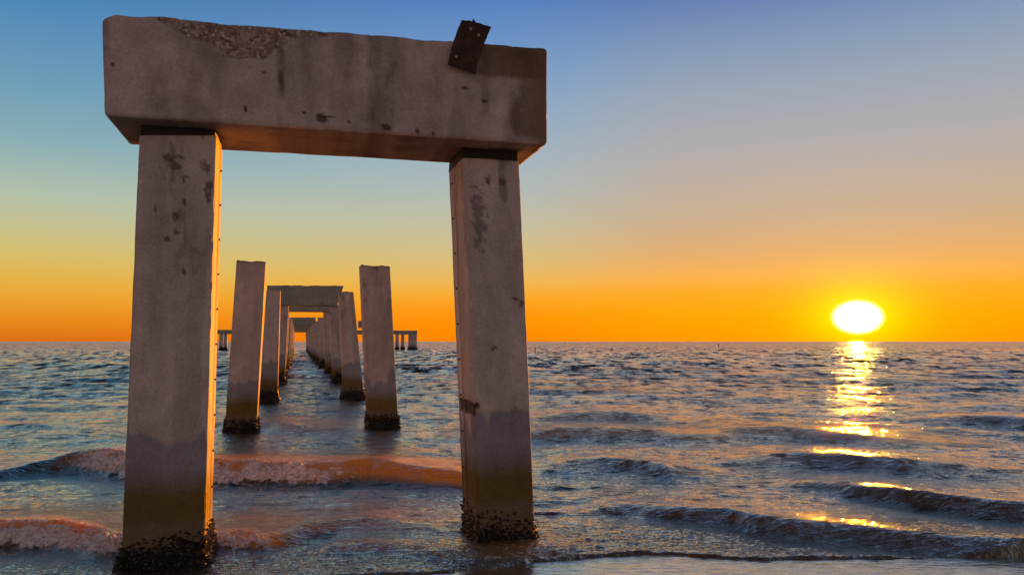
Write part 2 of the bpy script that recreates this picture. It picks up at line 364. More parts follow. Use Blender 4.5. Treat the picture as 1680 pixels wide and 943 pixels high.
def sea_height(X, Y, spacing):
    h = np.zeros_like(X); foam = np.zeros_like(X); silt = np.zeros_like(X)
    ye = np.interp(X, edge[:, 0], edge[:, 1]) + 0.035 * fbm(X * 2.2, X * 0 + 3.3, o=3) + .01 * vnoise(X * 14, X * 0)
    off = Y - ye                                             # distance out from the swash edge
    # wind sea
    r2 = np.random.default_rng(5)
    grp = (0.75 + 0.6 * fbm(X * .12, Y * .12, o=3)) * (.66 + .62 * np.clip((Y - 11) / 30, 0, 1))
    fields = [vnoise(X * .31 + 5 * j, Y * .31) for j in range(3)] + [vnoise(X * 1.3 + 5 * j, Y * 1.3) for j in range(3)]
    for i in range(84):
        lam = 0.085 * (60.0 ** (i / 83.0)) * r2.uniform(.92, 1.08)
        ang = r2.normal(0.06, 0.46 if lam < 1.5 else 0.30)
        k = 2 * math.pi / lam; kx, ky = k * math.sin(ang), k * math.cos(ang)
        amp = 0.0044 * lam ** 0.78
        ph = r2.uniform(0, 6.28)
        att = np.clip((lam / (spacing * 2.3)) - 0.6, 0, 1)
        sh = 1 / (1 + np.exp(-(off - 1.4 * lam - .6) / (0.5 * lam + .25)))
        p = kx * X + ky * Y + ph + 1.3 * fields[(i % 3) + (3 if lam < 1.0 else 0)] * (2.2 if lam < .25 else 1)
        s = np.sin(p)
        h += amp * att * sh * grp * (s + 0.28 * np.sin(2 * p + 1.57) * -1)
    # shoaling and breaking crests
    wob = 0.05 * fbm(X * 1.6, Y * .6, o=3)
    for pts, wf, wb in CRESTS:
        q = np.array([(*on_level(pt[0], pt[1], pt[2]), pt[2], pt[3], pt[4] if len(pt) > 4 else (.14 if pts[0][0] > 850 else .55 if pts[0][0] > 0 else 1.0)) for pt in pts])
        m = (X > q[0, 0]) & (X < q[-1, 0]) & (Y > q[:, 1].min() - 3) & (Y < q[:, 1].max() + 6)
        if not m.any(): continue
        x = X[m]; y = Y[m]
        yc = np.interp(x, q[:, 0], q[:, 1]); a = np.interp(x, q[:, 0], q[:, 2]); f = np.interp(x, q[:, 0], q[:, 3]); sl = np.interp(x, q[:, 0], q[:, 4])
        a = a * (1.2 if pts[0][0] > 850 else 1.0) * (1 + .06 * fbm(x * 1.8, x * 0 + q[0, 1], o=3))
        d = y - yc - wob[m] * (wf / .2) * (.6 + .4 * (f < .1))
        ds = np.sqrt(d * d + (.12 * wf) ** 2) - .12 * wf; prof = np.where(d < 0, np.exp(-(ds / wf) ** 1.55), 1 / (1 + (ds / (wb * 1.2)) ** 1.6))
        hh = a * prof - a * .22 * np.exp(-((d + 2.1 * wf) / (wf * 1.2)) ** 2)
        fr = sstep(-1.9 * wf, -1.2 * wf, d + .25 * wf * vnoise(x * 9, x * 0 + 4)) * (.30 + .70 * (1 - sstep(-.75 * wf, -.25 * wf, d + .3 * wf * vnoise(x * 6, y * 6)))) * (1 - sstep(.1 * wf, .5 * wf, d))
        lump = .5 + .5 * fbm(x * 7, y * 7, h[m] * 0 + 2, o=4)
        fo = f * fr * (.55 + .9 * lump)
        hh += fo * (.085 * (lump - .35) + .035 * np.abs(vnoise(x * 16, y * 16)) + .012 * vnoise(x * 45, y * 45)) * min(1.5, a.max() / .12)
        # wash trailing in front of a broken crest
        fo2 = f * .35 * np.exp(-np.abs((d + 2.2 * wf) / (1.2 * wf))) * (d < 0)
        h[m] = h[m] * (1 - .72 * prof * np.clip(a / .06, 0, 1)) + hh; foam[m] = np.maximum(foam[m], np.maximum(fo, fo2))
        silt[m] = np.maximum(silt[m], sl * sstep(.10, .5, prof) * np.clip(a / .05, 0, 1))
    rough = np.clip(1 - off / 1.0, 0, 1) * sstep(-0.5, 0.6, off * 0 + 1)
    rough = np.maximum(rough, .8 * np.exp(-((off - .5) / .5) ** 2)) * sstep(-1.2, 1.0, fbm(X * .9, Y * .9, o=2))
    turb = fbm(X * 13, Y * 19, o=3)
    near = np.clip(1 - (spacing - .012) / .03, 0, 1)
    h += rough * .019 * turb * near + .0022 * near * fbm(X * 9, Y * 15, o=3)
    silt = np.clip(np.maximum(silt, .10 * np.exp(-np.clip(off, 0, 99) / 1.6)), 0, 1) * np.exp(-np.clip(Y - 22, 0, 999) / 15)
    # bead at the swash edge, then the sheet dives under the sand
    h += 0.012 * np.exp(-((off - .02) / .03) ** 2)
    h = h + 0.012 - 0.10 * sstep(0.0, -0.07, off) * 1.0 - .4 * sstep(-.1, -1.5, off)
    foam = np.maximum(foam, .42 * np.exp(-((off - .03) / .03) ** 2) * sstep(-.2, .4, vnoise(X * 3, Y * 0)))
    foam = np.maximum(foam, .36 * rough * sstep(.15, .6, fbm(X * 2.2 + 9, Y * 3.4, o=4)))
    return h, foam, rough, silt

def build_sea():
    nr, nc = 1500, 1200
    p = 0.6; s = np.linspace(3.6 ** -p, 15000.0 ** -p, nr)
    Yr = s ** (-1 / p); dY = np.gradient(Yr)
    tx = np.linspace(-1.0, 1.0, nc); tx = tx * (.82 + .5 * np.abs(tx) ** 6)
    X = Yr[:, None] * tx[None, :]; Y = np.repeat(Yr[:, None], nc, 1)
    sp = np.repeat(np.maximum(dY, Yr * 1.7 / nc)[:, None], nc, 1)
    h, foam, rough, silt = sea_height(X, Y, sp)
    far = np.clip((Y - 8) / 22, 0.0, 1)
    co = np.stack([X, Y, h], -1).reshape(-1, 3)
    idx = np.arange(nr * nc).reshape(nr, nc)
    q = np.stack([idx[:-1, :-1], idx[:-1, 1:], idx[1:, 1:], idx[1:, :-1]], -1).reshape(-1, 4)
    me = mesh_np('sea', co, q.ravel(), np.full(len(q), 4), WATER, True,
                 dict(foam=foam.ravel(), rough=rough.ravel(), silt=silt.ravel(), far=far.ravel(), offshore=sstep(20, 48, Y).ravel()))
    link('sea', me, kind='structure')
build_sea()

# wet sand sheet, rising gently towards the viewer
def sand():
    m, t, b, o = new_mat('wet_sand')
    geo = N(t, 'ShaderNodeNewGeometry').outputs['Position']
    n = noise_(t, mapping_(t, geo, (.6, 1.5, 1)), 3, 5); n2 = noise_(t, geo, 160, 3); n3 = noise_(t, mapping_(t, geo, (.5, 1.6, 1)), 13, 4)
    t.links.new(ramp_(t, n, [(0.3, (0.10, 0.078, 0.06, 1)), (0.7, (0.16, 0.125, 0.095, 1))]), b.inputs['Base Color'])
    t.links.new(maprange_(t, n3, .35, .65, .05, .22), b.inputs['Roughness'])
    b.inputs['Coat Weight'].default_value = 0.9; b.inputs['Coat Roughness'].default_value = 0.06; b.inputs['Coat IOR'].default_value = 2.2
    hb = math_(t, 'ADD', math_(t, 'MULTIPLY', n3, .018), math_(t, 'MULTIPLY', n2, .0012))
    nn = bump_(t, hb, 1.0, 1.0); t.links.new(nn, b.inputs['Normal'])
    t.links.new(bump_(t, hb, .5, 1.0), b.inputs['Coat Normal'])
    gl = N(t, 'ShaderNodeBsdfGlossy'); gl.inputs['Roughness'].default_value = 0.05; gl.inputs['Color'].default_value = (1.0, 0.95, 0.82, 1)
    gb = bump_(t, hb, .35, 1.0); t.links.new(gb, gl.inputs['Normal'])
    lw = N(t, 'ShaderNodeLayerWeight'); lw.inputs['Blend'].default_value = 0.5; t.links.new(gb, lw.inputs['Normal'])
    ms = N(t, 'ShaderNodeMixShader'); t.links.new(math_(t, 'MULTIPLY', math_(t, 'POWER', lw.outputs['Facing'], 1.6), maprange_(t, n3, .3, .62, 1.1, .6), True), ms.inputs[0])
    t.links.new(b.outputs[0], ms.inputs[1]); t.links.new(gl.outputs[0], ms.inputs[2]); t.links.new(ms.outputs[0], o.inputs[0])
    ys = np.concatenate([np.linspace(-14, 3.4, 30), np.linspace(3.5, 8, 260), np.linspace(8.3, 60, 40)]); xs = np.concatenate([np.linspace(-60, -6.2, 30), np.linspace(-6, 8, 400), np.linspace(8.3, 70, 30)])
    Xg, Yg = np.meshgrid(xs, ys)
    ye = np.interp(Xg, edge[:, 0], edge[:, 1]); off = Yg - ye
    hz = np.where(off < 0, -off * .022, -off * .05)
    hz = np.maximum(hz, -2.0) + (.004 * fbm(Xg * 3.0, Yg * 7.0, o=3) + .0015 * vnoise(Xg * 18, Yg * 26)) * (off < .1)
    co = np.stack([Xg, Yg, hz], -1).reshape(-1, 3); idx = np.arange(co.shape[0]).reshape(Xg.shape)
    q = np.stack([idx[:-1, :-1], idx[:-1, 1:], idx[1:, 1:], idx[1:, :-1]], -1).reshape(-1, 4)
    link('wet_sand', mesh_np('wet_sand', co, q.ravel(), np.full(len(q), 4), m), kind='structure')
    # the sea floor out to the horizon
    z = -2.05
    me = mesh_np('sea_floor', [(-20000, 50, z), (20000, 50, z), (20000, 16000, z), (-20000, 16000, z)], [0, 1, 2, 3], [4], m)
    link('sea_floor', me, kind='structure')
sand()

# ------------------------------------------------------------------ concrete pieces
BASE = np.array((0.56, 0.485, 0.46))
def pile_tint(s, zz, side, seed, big):
    """albedo of a pile by height: bare concrete, a cooler splash band, the olive tide stain and a paler scoured foot"""
    x = s * 3 + seed * 7.3
    n = fbm(x * 1.3, zz * 1.3 + seed, side + 5.0, o=4)
    c_ = BASE[None] * (1 + .26 * n + .10 * fbm(x * 6, zz * 6, side + 1.0, o=3))[:, None]
    c_ = c_ * (1 - .22 * sstep(.05, .5, fbm(x * 2.0 + 4, zz * .5, side, o=4)))[:, None]
    dark = sstep(.34, .42, fbm(x * 3.2 + 9, zz * 3.2 + seed, side, o=5)) * sstep(1.5, 3.0, zz)   # peeling patches up high
    c_ = c_ * (1 - .38 * dark)[:, None]
    lim = 1.0 + .30 * fbm(x * 1.6 + 2, zz * 1.2 + seed, side, o=5)
    wet = sstep(lim + .03, lim - .03, zz)
    c_ = c_ * (1 - wet[:, None]) + wet[:, None] * np.array((0.31, 0.295, 0.335))[None] * (1 + .16 * n)[:, None]
    st = sstep(.76, .48, zz + .05 * n)
    ol = np.array((0.17, 0.122, 0.038))
    c_ = c_ * (1 - st[:, None]) + st[:, None] * ol[None] * (1 + .25 * n)[:, None]
    ft = sstep(.36, .28, zz + .07 * n) * .6
    c_ = c_ * (1 - ft[:, None]) + ft[:, None] * np.array((0.22, 0.17, 0.12))[None]
    return np.clip(c_, .01, 1)

def make_pile(parent, u, front, w, step=.03, r=.022, seed=0, broken=False, groove=0, back_lean=0.0, chips=(), name='pile', zbot=-.75, far=False, **meta):
    """front = (v,z) of bottom-left, bottom-right, top-left, top-right of the face towards the beach; extended down to zbot"""
    (bl, br, tl, tr) = [np.array(q, float) for q in front]
    def down(b_, t_): k = (zbot - b_[1]) / (t_[1] - b_[1]); return b_ + (t_ - b_) * k
    bl2, br2 = down(bl, tl), down(br, tr)
    H = (tl[1] + tr[1]) / 2 - zbot; wid = (abs(br[0] - bl[0]) + abs(tr[0] - tl[0])) / 2
    h = (wid / 2, w / 2, H / 2)
    q, n, f = round_box(h, step, r)
    org = P(u, (bl[0] + br[0]) / 2, 0)
    Cc = [[[P(u, bl2[0], bl2[1]), P(u, br2[0], br2[1])], [P(u + w, bl2[0], bl2[1]), P(u + w, br2[0], br2[1])]],
          [[P(u + back_lean, tl[0], tl[1]), P(u + back_lean, tr[0], tr[1])], [P(u + w + back_lean, tl[0], tl[1]), P(u + w + back_lean, tr[0], tr[1])]]]
    co = tri_map(q, h, Cc)
    nw = n[:, 0:1] * V + n[:, 1:2] * U + n[:, 2:3] * Z
    sx = q[:, 0]; sy = q[:, 1]; zz = co[:, 2]
    side = np.abs(n[:, 0])
    d = .004 * fbm(co[:, 0] * 6 + seed, co[:, 1] * 6, zz * 6, o=3)
    edgec = np.minimum(1, (np.abs(n) > .2).sum(1) - 1)
    d -= .02 * (edgec > 0) * np.clip(fbm(co[:, 0] * 11 + seed, co[:, 1] * 11, zz * 7, o=3) - .25, 0, 1) * 2
    tint = pile_tint(sx + sy * 1.7, zz, side, seed, 1)
    spall = np.zeros(len(q))
    for (cx_, cz_, a_, b_, dp, col) in chips:
        dd = ((sx / h[0] - cx_) / a_) ** 2 + ((zz - cz_) / b_) ** 2 + 2.2 * fbm(sx * 34 + cz_ * 9, zz * 34, o=5)
        mk = sstep(1.2, .5, dd) * (n[:, 1] < .5); d -= dp * mk; tint = tint * (1 - mk * .85)[:, None] + (mk * .85)[:, None] * np.array(col)[None]
    if groove:
        m = (n[:, 0] * groove > .9)
        gl = np.abs(sy - .05 - .012 * vnoise(zz * 2.1, zz * 0 + seed))
        g = sstep(.021, .008, gl) * m
        d -= .014 * g; tint = tint * (1 - .88 * g)[:, None]
        strip = m * sstep(.055, .048, np.abs(sy - .12)); tint = tint * (1 + .06 * strip)[:, None]
    if broken:
        top = sstep(.93, 1.0, n[:, 2]); tz = (co[:, 2] - (tl[1] + tr[1]) / 2)
        cut = .05 * fbm(sx * 7 + seed * 3, sy * 7, o=4)
        near = sstep(-.25, 0, tz)
        co[:, 2] += cut * near * .8
        spall = np.maximum(spall, top); tint = tint * (1 - .3 * sstep(-.06, 0, tz + .03 * vnoise(sx * 9, sy * 9)))[:, None]
    co = co + nw * d[:, None]
    me = mesh_np(name, co - org, f.ravel(), np.full(len(f), 4), CONC, True, dict(tint=tint, spall=spall))
    o = link(name, me, parent, **meta); o.location = org
    return o, org, (bl, br, tl, tr), w

def make_crust(pile, org, corners, u, w, top=.24, bulge=.05, n_shell=900, seed=0, size=(.010, .026), extra=0.0, ragged=.08, skew=0.0, patchy=0.0, parts_kind='stuff'):
    """the ring of oysters and barnacles round the waterline: a lumpy core under many small upright shells"""
    bl, br, tl, tr = corners
    r3 = np.random.default_rng(100 + seed)
    def vat(e, z):
        a, b_ = (bl, tl) if e < 0 else (br, tr); k = (z - a[1]) / (b_[1] - a[1]); return a[0] + (b_[0] - a[0]) * k
    zb = -.5
    vs = []; fs = []; sz = []; tint = []
    # core
    na, nz = 72, 26
    cu = u + w / 2
    J, I_ = np.meshgrid(np.arange(nz), np.arange(na), indexing='ij'); K = (J / (nz - 1)).ravel(); A = (2 * math.pi * I_ / na).ravel()
    M_ = np.maximum(np.abs(np.cos(A)), np.abs(np.sin(A))); EX, EY = np.cos(A) / M_, np.sin(A) / M_
    TL = top + ragged * vnoise(I_.ravel() * .37 + seed * 9, np.full(K.shape, seed * 1.3)) + skew * EX
    ZZ = zb + (TL - zb) * K
    V0 = bl[0] + (tl[0] - bl[0]) * (ZZ - bl[1]) / (tl[1] - bl[1]); V1 = br[0] + (tr[0] - br[0]) * (ZZ - br[1]) / (tr[1] - br[1])
    BU = bulge * (1 - K ** 6) * (1 + .5 * vnoise(EX * 5 + seed * 3., EY * 5., ZZ * 16) + .35 * vnoise(EX * 19 + seed, EY * 19., ZZ * 40)) * (1 - .5 * sstep(.05, top, ZZ)) - .012 * K ** 6
    cop = U[None] * (cu + (w / 2 + BU) * EY)[:, None] + V[None] * ((V0 + V1) / 2 + ((V1 - V0) / 2 + BU) * EX)[:, None] + Z[None] * ZZ[:, None] - org
    vs = list(cop); tint = [(.020, .016, .012)] * len(vs)
    for j in range(nz - 1):
        for i in range(na):
            i2 = (i + 1) % na
            fs += [j * na + i, j * na + i2, (j + 1) * na + i2, (j + 1) * na + i]; sz.append(4)
    # shells
    for s in range(n_shell):
        face = r3.choice(4, p=(.45, .2, .2, .15)); e = r3.uniform(-1, 1)
        z = r3.uniform(-.10, 1) ** 1.0
        zt = top * 1.12 + extra * r3.random() ** 2 + skew * (e if face == 0 else (1 if face == 2 else -1))
        z = -.10 + (zt + .10) * r3.random() ** (1.15)
        if patchy and z > .05:
            if float(fbm(np.array([e * 3. + seed]), np.array([z * 9. + face]), o=2)[0]) < patchy - .25: continue
        v0, v1 = vat(-1, z), vat(1, z); cv = (v0 + v1) / 2; hv = (v1 - v0) / 2; hw = w / 2
        b_ = bulge * (1 - (max(z, 0) / (top + .001)) * .5) * r3.uniform(.6, 1.15) if z < top * .95 else .002
        if face == 0: p = P(cu - hw - b_, cv + hv * e * 1.04, z); nn = -U
        elif face == 3: p = P(cu + hw + b_, cv + hv * e, z); nn = U
        elif face == 1: p = P(cu + hw * e * 1.04, cv - hv - b_, z); nn = -V
        else: p = P(cu + hw * e * 1.04, cv + hv + b_, z); nn = V
        nn = nn + Z * r3.uniform(-.1, .7) + V * r3.normal(0, .35) + U * r3.normal(0, .35); nn = nn / np.linalg.norm(nn)
        t1 = np.cross(nn, Z + .3 * V * r3.normal()); t1 /= np.linalg.norm(t1); t2 = np.cross(nn, t1)
        R = r3.uniform(*size); Ln = R * r3.uniform(1.0, 2.3); ns = 6; b0 = len(vs)
        for ring, (rr_, hh) in enumerate(((1.0, -.3), (.85, .55), (.45, 1.0))):
            for i in range(ns):
                a = 2 * math.pi * i / ns + s; jr = rr_ * R * r3.uniform(.75, 1.25)
                vs.append(p + nn * (hh * Ln) + t1 * math.cos(a) * jr + t2 * math.sin(a) * jr * .6 - org)
        vs.append(p + nn * Ln * .7 - org)
        br_ = r3.random() ** 5
        cc = np.array((.03, .024, .018)) * (1 - br_) + np.array((.30, .25, .21)) * br_
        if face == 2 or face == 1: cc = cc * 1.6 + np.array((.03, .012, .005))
        tint += [tuple(cc)] * (3 * ns) + [tuple(cc * .3)]
        for ring in range(2):
            for i in range(ns):
                i2 = (i + 1) % ns; a0 = b0 + ring * ns
                fs += [a0 + i, a0 + i2, a0 + ns + i2, a0 + ns + i]; sz.append(4)
        for i in range(ns):
            fs += [b0 + 2 * ns + i, b0 + 2 * ns + (i + 1) % ns, b0 + 3 * ns]; sz.append(3)
    me = mesh_np('barnacle_crust', np.array(vs), fs, sz, BARN, False, dict(tint=np.array(tint)))
    o = link('barnacle_crust', me, pile); o['kind'] = parts_kind
    return o

def cyl_mesh(name, rad, length, mat, seg=10, hexed=False):
    vs = []; fs = []; sz = []
    for z, r_ in ((0, rad), (length * .8, rad), (length, rad * .8)):
        for i in range(seg): a = 2 * math.pi * i / seg; vs.append((r_ * math.cos(a), r_ * math.sin(a), z))
    for k in range(2):
        for i in range(seg): fs += [k * seg + i, k * seg + (i + 1) % seg, (k + 1) * seg + (i + 1) % seg, (k + 1) * seg + i]; sz.append(4)
    fs += [2 * seg + i for i in range(seg)]; sz.append(seg)
    return mesh_np(name, vs, fs, sz, mat, False)
BOLT = cyl_mesh('bolt', .009, .016, BOLTM)
def add_bolts(pile, org, corners, u, w, side, zs):
    bl, br, tl, tr = corners; a, b_ = (br, tr) if side > 0 else (bl, tl)
    for z in zs:
        k = (z - a[1]) / (b_[1] - a[1]); v = a[0] + (b_[0] - a[0]) * k
        o = link('bolt', BOLT, pile)
        o.location = P(u + w / 2 + .125, v - side * .004, z) - org
        o.rotation_euler = Vector(V * side).to_track_quat('Z', 'Y').to_euler()

# cap beam
def cap_tint_detail(fx, fz, q, n):
    """stains on the big cap beam; fx, fz are 0..1 across and up its seaward-lit front"""
    N1 = fbm(fx * 9, fz * 3, n[:, 1] * 2, o=5)
    c_ = BASE[None] * np.array((1.0, .97, .96))[None] * (1 + .26 * N1 + .16 * fbm(fx * 26 + 5, fz * 7, o=4))[:, None]
    c_ = c_ * (1 - .30 * sstep(-.1, .45, fbm(fx * 22, fz * 1.3 + 4, o=4)))[:, None]
    def blend(mask, col, k=1.0):
        nonlocal c_
        mk = (mask * k)[:, None]; c_ = c_ * (1 - mk) + np.array(col)[None] * mk
    wx = fx + .012 * fbm(fx * 30, fz * 6, o=3)
    # broad vertical weather streaks
    for x0, wd, z0, k, col in ((.345, .018, .32, .55, (.52, .46, .42)), (.385, .02, .25, .45, (.50, .45, .41)), (.365, .008, .30, .6, (.16, .12, .11)), (.66, .011, .55, .7, (.56, .49, .44)), (.665, .03, .35, .25, (.47, .40, .36)),
                               (.575, .012, .05, .35, (.17, .13, .12)), (.615, .01, .05, .3, (.18, .13, .12)), (.44, .02, .2, .25, (.2, .16, .14)), (.52, .015, .1, .25, (.2, .15, .14)), (.72, .02, .0, .2, (.24, .17, .15)), (.30, .02, .1, .2, (.25, .2, .17))):
        blend(np.exp(-((wx - x0) / wd) ** 2) * sstep(z0 - .12, z0 + .15, fz + .1 * N1) * (.45 + .8 * sstep(-.3, .3, fbm(fx * 70, fz * 5, o=4))), col, min(1, k * 1.5))
    # brown rust and mould at the right end and below the bracket
    e = fx + .018 * fbm(fx * 12, fz * 9, o=4)
    zz = fz + .05 * fbm(fx * 14 + 3, fz * 5, o=3)
    blend(sstep(.80, .83, e) * sstep(.64, .70, zz), (.15, .085, .04), .8)
    blend(sstep(.905, .93, e + .02 * np.sin(fz * 7)) * sstep(.0, .10, zz), (.155, .09, .04), .72)
    blend(sstep(.955, .975, e) , (.22, .15, .10), .5)
    blend(sstep(.20, .06, np.hypot((fx - .835) * 2.2, (fz - .55))) * sstep(-.1, .3, N1 + .1), (.24, .15, .10), .45)
    # chips and rust spots
    for x0, z0, a, b_ in ((.288, .16, .004, .05), (.455, .125, .012, .045), (.468, .14, .02, .012), (.60, .07, .012, .03), (.675, .055, .007, .03), (.712, .04, .006, .015), (.515, .10, .005, .02), (.84, .40, .009, .022), (.79, .52, .012, .02), (.135, .5, .005, .015), (.02, .5, .004, .02),
                          (.415, .16, .004, .02), (.33, .53, .006, .02)):
        dd = ((fx - x0) / a) ** 2 + ((fz - z0) / b_) ** 2 + 1.3 * fbm(fx * 90, fz * 20, o=3)
        blend(sstep(1.3, .5, dd), (.085, .045, .03), .85)
    blend(sstep(.55, .75, fbm(fx * 16 + 8, fz * 4.5, o=5)), (.2, .15, .13), .5)
    return np.clip(c_, .01, 1)

def make_cap(parent, u, front, w, step, r=.03, seed=0, detail=False, name='cap_beam', **meta):
    (bl, br, tl, tr) = [np.array(q, float) for q in front]
    wid = ((br[0] - bl[0]) + (tr[0] - tl[0])) / 2; H = ((tl[1] - bl[1]) + (tr[1] - br[1])) / 2
    h = (wid / 2, w / 2, H / 2)
    q, n, f = round_box(h, step, r)
    org = P(u, (bl[0] + br[0]) / 2, (bl[1] + br[1]) / 2)
    Cc = [[[P(u, *bl), P(u, *br)], [P(u + w, *bl), P(u + w, *br)]], [[P(u, *tl), P(u, *tr)], [P(u + w, *tl), P(u + w, *tr)]]]
    co = tri_map(q, h, Cc); nw = n[:, 0:1] * V + n[:, 1:2] * U + n[:, 2:3] * Z
    fx = q[:, 0] / h[0] / 2 + .5; fz = q[:, 2] / h[2] / 2 + .5
    d = .004 * fbm(q[:, 0] * 5 + seed, q[:, 1] * 5, q[:, 2] * 5, o=3)
    edgec = (np.abs(n) > .2).sum(1) > 1
    d -= .03 * edgec * np.clip(fbm(q[:, 0] * 9 + seed, q[:, 1] * 9, q[:, 2] * 9, o=3) - .2, 0, 1)
    spall = np.zeros(len(q))
    if detail:
        tint = cap_tint_detail(fx, fz, q, n)
        low = np.interp(fx, [.09, .12, .14, .17, .215, .235, .255, .33, .352, .37, .39, .47, .50], [1.01, .93, .88, .82, .77, .665, .645, .645, .78, .80, .90, .93, 1.01])
        e = .03 * fbm(fx * 40, fz * 12, o=3)
        front_or_top = (n[:, 1] < .3)
        spall = sstep(low - .012, low + .012, fz + e) * front_or_top * sstep(.4, -.3, q[:, 1] / h[1] + .9 * (fz > .995))
        spall = np.where((n[:, 2] > .9), sstep(.25, -.3, q[:, 1] / h[1] + .8) * sstep(.09, .13, fx) * sstep(.5, .45, fx), spall)
        d -= spall * (1 - .75 * (n[:, 2] > .5)) * (.012 + .014 * fbm(q[:, 0] * 40, q[:, 1] * 40, q[:, 2] * 40, o=2))
        # worn top arris, lifting a little at the left
        co[:, 2] += sstep(.75, 1, fz) * (.012 * fbm(fx * 16, fx * 0 + q[:, 1], o=4) + .012 * np.exp(-((fx - .1) / .08) ** 2) - .035 * sstep(.03, 0, fx))
        for x0, z0, a, b_, dp in ((.288, .16, .004, .05, .012), (.455, .125, .012, .045, .014), (.60, .07, .010, .03, .012), (.675, .055, .007, .03, .012), (.84, .40, .009, .022, .008)):
            d -= dp * sstep(1.2, .5, ((fx - x0) / a) ** 2 + ((fz - z0) / b_) ** 2 + fbm(fx * 90, fz * 20, o=2)) * (n[:, 1] < -.5)
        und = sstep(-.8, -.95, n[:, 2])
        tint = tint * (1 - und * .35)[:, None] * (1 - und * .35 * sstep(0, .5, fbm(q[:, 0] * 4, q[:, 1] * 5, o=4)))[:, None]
        tint = tint * (1 - spall * .1)[:, None]
    else:
        c_ = BASE[None] * np.array((.60, .72, .66))[None] * (1 + .22 * fbm(q[:, 0] * 3 + seed * 5, q[:, 1] * 3, q[:, 2] * 5, o=4))[:, None]
        mk = sstep(.25, .5, fbm(q[:, 0] * 4 + seed, q[:, 1] * 2, q[:, 2] * 4, o=4))[:, None]
        c_ = c_ * (1 - .5 * mk) + .5 * mk * np.array((.12, .085, .05))
        tint = c_
        co[:, 2] += sstep(.7, 1, fz) * .03 * fbm(q[:, 0] * 5 + seed, q[:, 1] * 5, o=4)
    co = co + nw * d[:, None]
    me = mesh_np(name, co - org, f.ravel(), np.full(len(f), 4), CONC, True, dict(tint=tint, spall=spall))
    o = link(name, me, parent, **meta); o.location = org
    return o
def shadow_block(parent, u, v0, v1, w, z0, z1, seed=1):  # added dark block filling the gap under the cap, shadow painted as its colour
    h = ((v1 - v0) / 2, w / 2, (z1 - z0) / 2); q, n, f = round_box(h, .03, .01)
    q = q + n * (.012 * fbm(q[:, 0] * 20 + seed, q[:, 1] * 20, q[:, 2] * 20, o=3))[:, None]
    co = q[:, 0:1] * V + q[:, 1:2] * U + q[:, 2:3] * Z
    o = link('gap_shadow_block', mesh_np('gap_shadow_block', co, f.ravel(), np.full(len(f), 4), GAPSHADEM), parent)
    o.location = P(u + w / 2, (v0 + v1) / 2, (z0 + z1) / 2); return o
def empty(name, loc, **meta):
    o = link(name, None, **meta); o.location = loc; o.empty_display_size = .3; return o
def rel(o, parent):                                # keep world place while parented to an empty
    o.location = Vector(o.location) - parent.location

# ================================================================== the near portal
UL, UR = 6.0, 6.06
MOLD = (.13, .095, .075)
bent1 = empty('pier_bent', P(6.2, .35, 0), label='large weathered concrete portal of two piles and a cap beam nearest the viewer', cat='pier bent', group='capped bents of the ruined pier')
fl = [on_bent(197, 943, UL), on_bent(334, 943, UL), on_bent(228, 221, UL), on_bent(355, 221, UL)]
pl, org, cor, w = make_pile(bent1, UL, fl, .50, .014, .018, 1, groove=1, chips=[(-.1, 2.93, .22, .03, .002, MOLD), (.0, 2.87, .12, .035, .002, MOLD), (.15, 2.80, .14, .04, .002, MOLD), (.72, 2.88, .14, .05, .002, MOLD), (.85, 2.72, .09, .10, .002, MOLD), (.2, 2.62, .07, .04, .002, MOLD), (.0, 2.50, .10, .03, .002, MOLD), (.05, 2.38, .08, .04, .003, MOLD), (-.2, 2.34, .08, .02, .002, MOLD), (-.5, 2.55, .05, .03, .002, MOLD), (.3, 2.1, .07, .03, .001, MOLD)], label='left pile with an orange sunlit side')
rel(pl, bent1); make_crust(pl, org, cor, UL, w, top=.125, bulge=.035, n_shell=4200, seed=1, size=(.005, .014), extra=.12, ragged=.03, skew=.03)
add_bolts(pl, org, cor, UL, w, 1, np.arange(.5, 2.95, .27))
fr = [on_bent(784, 893, UR), on_bent(880, 893, UR), on_bent(757, 257, UR), on_bent(853, 263, UR)]
pr, org, cor, w = make_pile(bent1, UR, fr, .56, .014, .03, 2, groove=-1, chips=[(-.97, 1.07, .10, .045, .022, (.035, .018, .012)), (-.80, 1.09, .07, .02, .012, (.05, .025, .015)), (.35, 2.9, .10, .03, .003, MOLD), (-.1, 2.92, .12, .04, .002, MOLD), (-.5, 2.6, .25, .25, .001, (.24, .2, .21)), (.6, 1.95, .12, .015, .002, MOLD), (.8, 1.9, .10, .03, .002, MOLD), (-.2, 1.55, .10, .015, .002, MOLD)], label='right pile with a dark seam down its side')
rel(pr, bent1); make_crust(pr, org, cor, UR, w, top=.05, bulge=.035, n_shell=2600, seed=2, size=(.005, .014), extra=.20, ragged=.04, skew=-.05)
add_bolts(pr, org, cor, UR, w, -1, np.arange(.55, 2.95, .30))
# cap beam face corners in (v, z)
UC = 5.84
cf = [on_bent(170, 190, UC), on_bent(899, 238, UC), on_bent(166, 21, UC), on_bent(899, 78, UC)]
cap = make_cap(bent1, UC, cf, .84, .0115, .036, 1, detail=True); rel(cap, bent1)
ztop = (fl[2][1] + fl[3][1]) / 2; zsof = cf[0][1]
p1 = shadow_block(bent1, UL + .02, fl[2][0] + .005, fl[3][0] - .005, .46, ztop - .02, zsof + .03, 1); rel(p1, bent1)
zt2 = (fr[2][1] + fr[3][1]) / 2
p2 = shadow_block(bent1, UR + .03, fr[2][0] + .005, fr[3][0] - .005, .52, zt2 - .02, cf[1][1] + .03, 2); rel(p2, bent1)

